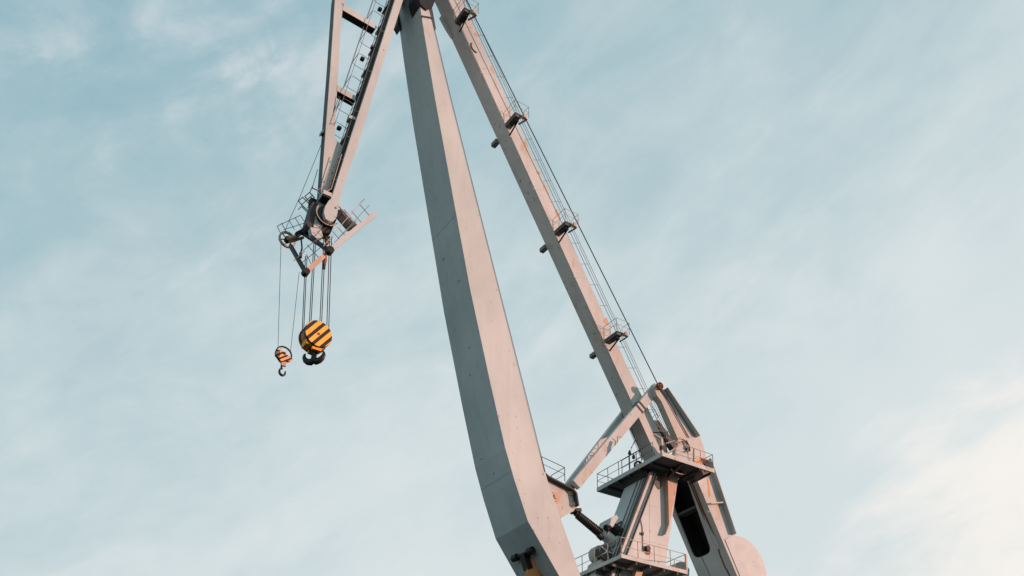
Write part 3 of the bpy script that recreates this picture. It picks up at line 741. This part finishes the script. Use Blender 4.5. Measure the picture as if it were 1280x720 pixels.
for y in (40, 90, 140, 172, 200, 225): 
    x = lerp(493.75, 416, y/243.); m.tube([Q(x-.5, y, JN-.03), Q(x-7, y-3, JN+.35)], .022, 4)
m.tube([Q(416.5, 193, 2.7), Q(405.5, 232, 2.7), Q(396, 238.5, 3.0), Q(400, 244, 3.0)], .026, 4); m.tube([Q(427, 193, 2.7), Q(414, 236, 2.7), Q(409, 239, 2.7)], .026, 4)
m.split('side_rail', 'rail', fly)

# jib head: big sheave, ring guard, platform, rope rollers
hs = Q(409, 269, JN+.3)
m = MB(); m.disc((hs.x, hs.z), .62, JN+.29, JF-.3, 40, .2); m.disc((hs.x, hs.z), .15, JN+.1, JF+.05, 16)
head = m.done('head_sheave', 'black', crane, True)
m = MB(); m.tube([(hs.x+.74*math.cos(t), JN+.22, hs.z+.74*math.sin(t)) for t in [math.radians(q) for q in range(150, 335, 10)]], .04, 6)
m.done('rope_guard', 'rail', head)
m = MB(); m.px([(391, 252), (404, 258), (412, 268), (420, 276), (413, 292), (402, 290), (386, 284), (383, 279)], 3.3, 4.0)
jh = m.done('jib_head', 'dark', crane)
m = MB(); m.px([(388, 284), (401, 286), (404, 296), (397, 299), (390, 293)], 3.1, 3.5); m.done('head_plate', 'worn', jh)
# cross walkway (lateral) with its railings
BW = 2.2
E1, E2 = Q(468.5, 267.5, BW), Q(412, 313.5, BW)
E3 = Q(382, 340.5, BW)
m = MB(); m.bar(E1, E2, .30, .16); hw = m.done('head_walkway_beam', 'paint', crane)
m = MB(); m.bar(lerp(E2, E3, .25), E3, .26, .16); m.done('head_walkway_beam', 'rusty', crane)
E5 = Q(363, 307, 4.0)
m = MB()
m.bar(Q(377, 290, 4.4), E2, .22, .22); m.bar(Q(370.5, 293, 4.4), Q(378, 289.2, 4.4), .24, .22); m.bar(E5, E3, .2, .2)
m.split('head_strut', 'black', crane)
m = MB()
for p_, r_ in ((E2, .24), (E3, .22)): m.disc((p_.x, p_.z), r_, p_.y-.2, p_.y+.2, 8)
m.split('beam_joint', 'black', crane)
m = MB()
m.tube([Q(360, 299, 5.9), Q(371, 295, 4.9), Q(377, 290.5, 4.4)], .13, 8); m.tube([Q(362, 302.5, 5.9), Q(379, 297, 4.7)], .09, 8)
m.split('sheave_arm', 'rusty', crane, True)
m = MB(); p = Q(359, 300, 6.0); m.disc((p.x, p.z), .57, 5.9, 6.04, 36, .46)
aw = m.done('auxiliary_sheave', 'rusty', crane, True)
m = MB()
for k in range(6): a_ = k*math.pi/3+.3; m.bar((p.x, 5.98, p.z), (p.x+.48*math.cos(a_), 5.97, p.z+.46*math.sin(a_)), .05)
m.disc((p.x, p.z), .2, 5.85, 6.1, 16)
m.done('spokes', 'black', aw)
# railing of the walkway: rail sits beyond the beam, tilted with the jib
def rl(a, b, w1, w2, r=.024, mat='raild'): m.tube([Q(a[0], a[1], w1), Q(b[0], b[1], w2)], r, 4)
m = MB()
rl((404, 308), (427, 281), BW, BW); rl((427, 281), (450, 254), BW, BW)
m.done('walkway_rail', 'rail', hw)
m = MB()
for a, b, w1, w2 in (((449, 254.5), (462, 270), .6, .5), ((439.5, 264), (451.5, 278), 1.3, 1.3), ((431, 268), (446, 284), 2, 1.8), ((422, 284), (434, 297), 3, 2.8), ((415.5, 289), (427, 302), 3.4, 3.2), ((408, 297), (419, 309), 3.9, 3.7),
                     ((423, 297.5), (461.5, 256.5), 3.2, .5), ((450, 254), (456, 248.5), .6, .2), ((418, 303), (446, 276), 3.6, 1.4), ((409, 303.5), (416, 296), 4, 3.5)): rl(a, b, BW, BW, .022)
m.done('walkway_rail', 'raild', hw)
m = MB()
for a, b, w1, w2 in (((374, 317), (399, 297), 6.2, 4.6), ((378, 328), (401, 309), 6.5, 5.0), ((384, 306), (400, 324), 5.6, 5.6), ((383, 318), (389, 330), 6, 6), ((367, 326), (381, 314), 6.4, 6.0), ((393, 300), (409, 318), 5, 5)): rl(a, b, BW+.8, BW+.8, .024)
m.done('lower_rail', 'raild', hw)
# far-side railings of the jib head
m = MB()
for a, b in (((352, 280), (361.7, 275.4)), ((361.7, 275.4), (375.8, 269)), ((376, 270), (383, 281)), ((369, 272.5), (378, 287)), ((352.5, 280), (358, 290)), ((346.5, 283), (350.5, 291)), ((355, 287), (380, 279)), ((346.5, 283), (353, 279)), ((361.5, 275.5), (368, 287))): rl(a, b, 5.2, 5.0, .022)
m.done('walkway_rail', 'raild', jh)
m = MB()
for a, b in (((373, 251), (378.5, 246.5)), ((378.5, 246.5), (388, 256.5)), ((373, 251), (377, 256)), ((377, 256), (384, 249.5)), ((381, 245.5), (387, 240.5)), ((381, 245.5), (387.5, 253)), ((387, 240.5), (393, 247)), ((384, 249.5), (391, 243.5)), ((376, 255), (389, 267)), ((377, 258), (388, 269)), ((387, 253.5), (391, 250)), ((389, 250), (393.5, 246.5)), ((384, 260), (391, 254)), ((391, 232), (387.5, 240)), ((390.5, 235), (400, 239.5)), ((393, 251), (400, 255)), ((388, 269), (392, 262)), ((373, 262), (377, 257.5))): rl(a, b, 4.6, 4.5, .034)
m.done('side_platform_frame', 'raild', jh)
m = MB(); p = Q(391.5, 254.5, 4.4); m.box(p.x-.25, p.x+.25, 4.2, 4.6, p.z-.2, p.z+.25); m.tube([Q(395, 272, 4.4), Q(387, 281, 4.6)], .2, 10); m.split('motor_housing', 'black', jh, True)
m = MB(); m.px([(425, 261), (431, 262), (445, 279), (447, 283), (441, 285), (432, 275)], 2.75, 3.2); cab = m.done('head_cabinet', 'raild', crane)
m = MB(); m.px([(420.5, 262), (424, 262), (440, 284), (435.5, 289), (420, 271)], 2.66, 2.74); m.done('cabinet_panel', 'black', cab)
m = MB(); m.bar(Q(424, 258, 2.6), Q(447.5, 283.5, 2.6), .08); m.bar(Q(420, 260, 2.6), Q(425, 257.5, 2.6), .08); m.done('cabinet_frame', 'worn', cab)
m = MB()
for (x1, y1, x2, y2, w_) in ((409, 296, 408.5, 306, 3.6), (406, 318, 405.2, 333, 4.6)): m.tube([Q(x1, y1, w_), Q((x1+x2)/2, (y1+y2)/2, w_), Q(x2, y2, w_)], .2, 8, radii=[.13, .17, .07])
m.split('rope_socket', 'brown', crane, True)
m = MB(); m.tube([Q(376.5, 299, 4.7), Q(377.5, 310, 4.7), Q(376, 316, 4.7)], .05, 6); m.tube([Q(405.5, 330, 4.6), Q(404.8, 336, 4.6)], .1, 8); m.tube([Q(376, 316, 4.7), Q(375.5, 322, 4.7)], .1, 8)
m.split('limit_switch', 'black', crane)

# ================================================================ hoist ropes
m = MB()
hb = 3.4
for xt, xb, yb in ((381, 377.7, 417), (383, 379.6, 415), (391.5, 386.2, 412), (393.6, 388.4, 410), (403.8, 399.8, 405), (406.0, 402.0, 405), (411.4, 408.6, 408), (413.9, 411.0, 410)):
    y0_ = {381: 325, 383: 325}.get(int(xt), 300)
    m.tube([Q(xt + (xt-xb)*.25, y0_-5, hb), Q(xb, yb, hb)], .028, 5)
m.split('hoist_rope', 'rope', crane)
m = MB(); m.tube([Q(351.3, 303, 6.0), Q(347.3, 441, 6.0)], .017, 4); m.tube([Q(374, 340, 5.2), Q(363, 441, 6.0)], .017, 4)
m.tube([Q(424, 120, 3.1), Q(400.4, 183.5, 3.6), Q(375.4, 245, 4.4), Q(361.7, 275, 5.3), Q(355, 292, 6.0)], .02, 4); m.tube([Q(397, 212, 4.4), Q(390, 236, 4.5)], .024, 4)
m.split('auxiliary_hoist_rope', 'rope', crane)

# ================================================================ hook blocks (hang from the ropes)
def local_to_world(v): return Vector(ROOT_LOC) + Xv*v.x + Wv*v.y + Vector((0, 0, v.z))
hc = Q(394, 422, hb)
mh = thing('main_hook_block', 'large round yellow and black striped hook block with a black double hook', 'hook block', local_to_world(hc), ROOT_ROT)
mh.scale = (.75, .75, .75)
R = 1.12
m = MB(); m.disc((0, 0), R, -.72, -.60, 40)
ck = m.done('cheek_plate', 'cheek', mh)
m = MB(); m.disc((0, 0), R, .60, .72, 40); m.done('cheek_plate', 'yellow', mh)
m = MB(); m.disc((0, 0), R*1.02, -.60, -.42, 40); m.disc((0, 0), R*1.02, .42, .60, 40); m.split('guard_band', 'black', mh)
m = MB()
for w_ in (-.32, -.1, .12, .34): m.disc((0, 0), R*.93, w_-.08, w_+.08, 36); 
m.done('sheave', 'ochre', mh)
m = MB(); m.disc((0, -.05), .11, -.76, .76, 16); m.done('axle', 'brown', mh)
m = MB(); m.box(-.38, .38, -.5, -.2, -1.35, -.7); m.box(-.38, .38, .2, .5, -1.35, -.7); m.box(-.9, -.4, -.5, .5, -1.05, -.55); m.done('hanger_plate', 'yellow', mh, bevel=.03)
m = MB(); m.box(-.42, .42, -.19, .19, -1.3, -.9); m.tube([(0, 0, -.9), (0, 0, -1.5), (0, 0, -2.0)], .24, 14, radii=[.26, .24, .34])
for s in (-1, 1):
    m.tube([(0, 0, -1.9), (s*.28, 0, -2.02), (s*.58, 0, -1.96), (s*.84, 0, -1.78), (s*.98, 0, -1.5), (s*.95, 0, -1.3), (s*.86, 0, -1.18)], .3, 12, radii=[.27, .29, .27, .24, .18, .12, .06])
dh = m.done('double_hook', 'black', mh, True); dh.rotation_euler = (0, 0, -ROOT_ROT-.25); dh.scale = (.86, .8, 1); dh.location = (0, 0, -.16)

ac = Q(354.6, 443, 6.0)
ah = thing('auxiliary_hook_block', 'small striped hook block with open spoked wheel and one slim black hook', 'hook block', local_to_world(ac), ROOT_ROT)
ah.scale = (.62, .62, .62)
m = MB(); m.disc((0, .02), .86, -.08, .08, 36, .76)
whl = m.done('rope_wheel', 'black', ah, True)
m = MB()
for k in range(6): a_ = k*math.pi/3; m.bar((0, 0, 0), (.78*math.cos(a_), 0, .78*math.sin(a_)), .05)
m.done('spoke', 'worn', whl)
m = MB(); pr = [(-.86, .0), (-.8, .16), (-.3, .30), (.35, -.08), (.86, -.30), (.80, -.52), (.35, -.70), (-.1, -.95), (-.3, -.9), (-.55, -.62), (-.82, -.35)]
pr = [(x_, z_) for x_, z_ in pr]
m.poly([Vector((x_, -.2, z_)) for x_, z_ in pr], [Vector((x_, -.13, z_)) for x_, z_ in pr]); m.poly([Vector((x_, .13, z_)) for x_, z_ in pr], [Vector((x_, .2, z_)) for x_, z_ in pr])
m.done('cheek_plate', 'cheek2', ah)
m = MB(); m.box(-.2, .3, -.12, .12, -1.3, -.75); m.done('shank_housing', 'rusty', ah, bevel=.04)
m = MB(); m.disc((0, 0), .14, -.26, .26, 12); m.done('axle', 'black', ah)
m = MB()
m.tube([(-.1, 0, -.9), (-.12, 0, -1.5), (-.1, 0, -1.65)], .1, 10, radii=[.12, .1, .14])
pts = [(-.1, 0, -1.6)]; rad = [.13]
for t in range(0, 12):
    a_ = math.radians(120 + t*24); pts.append((-.0 + .30*math.cos(a_), 0, -1.95 + .38*math.sin(a_))); rad.append(lerp(.14, .06, abs(t-5)/7))
m.tube(pts, .1, 10, radii=rad)
m.done('hook', 'black', ah, True)
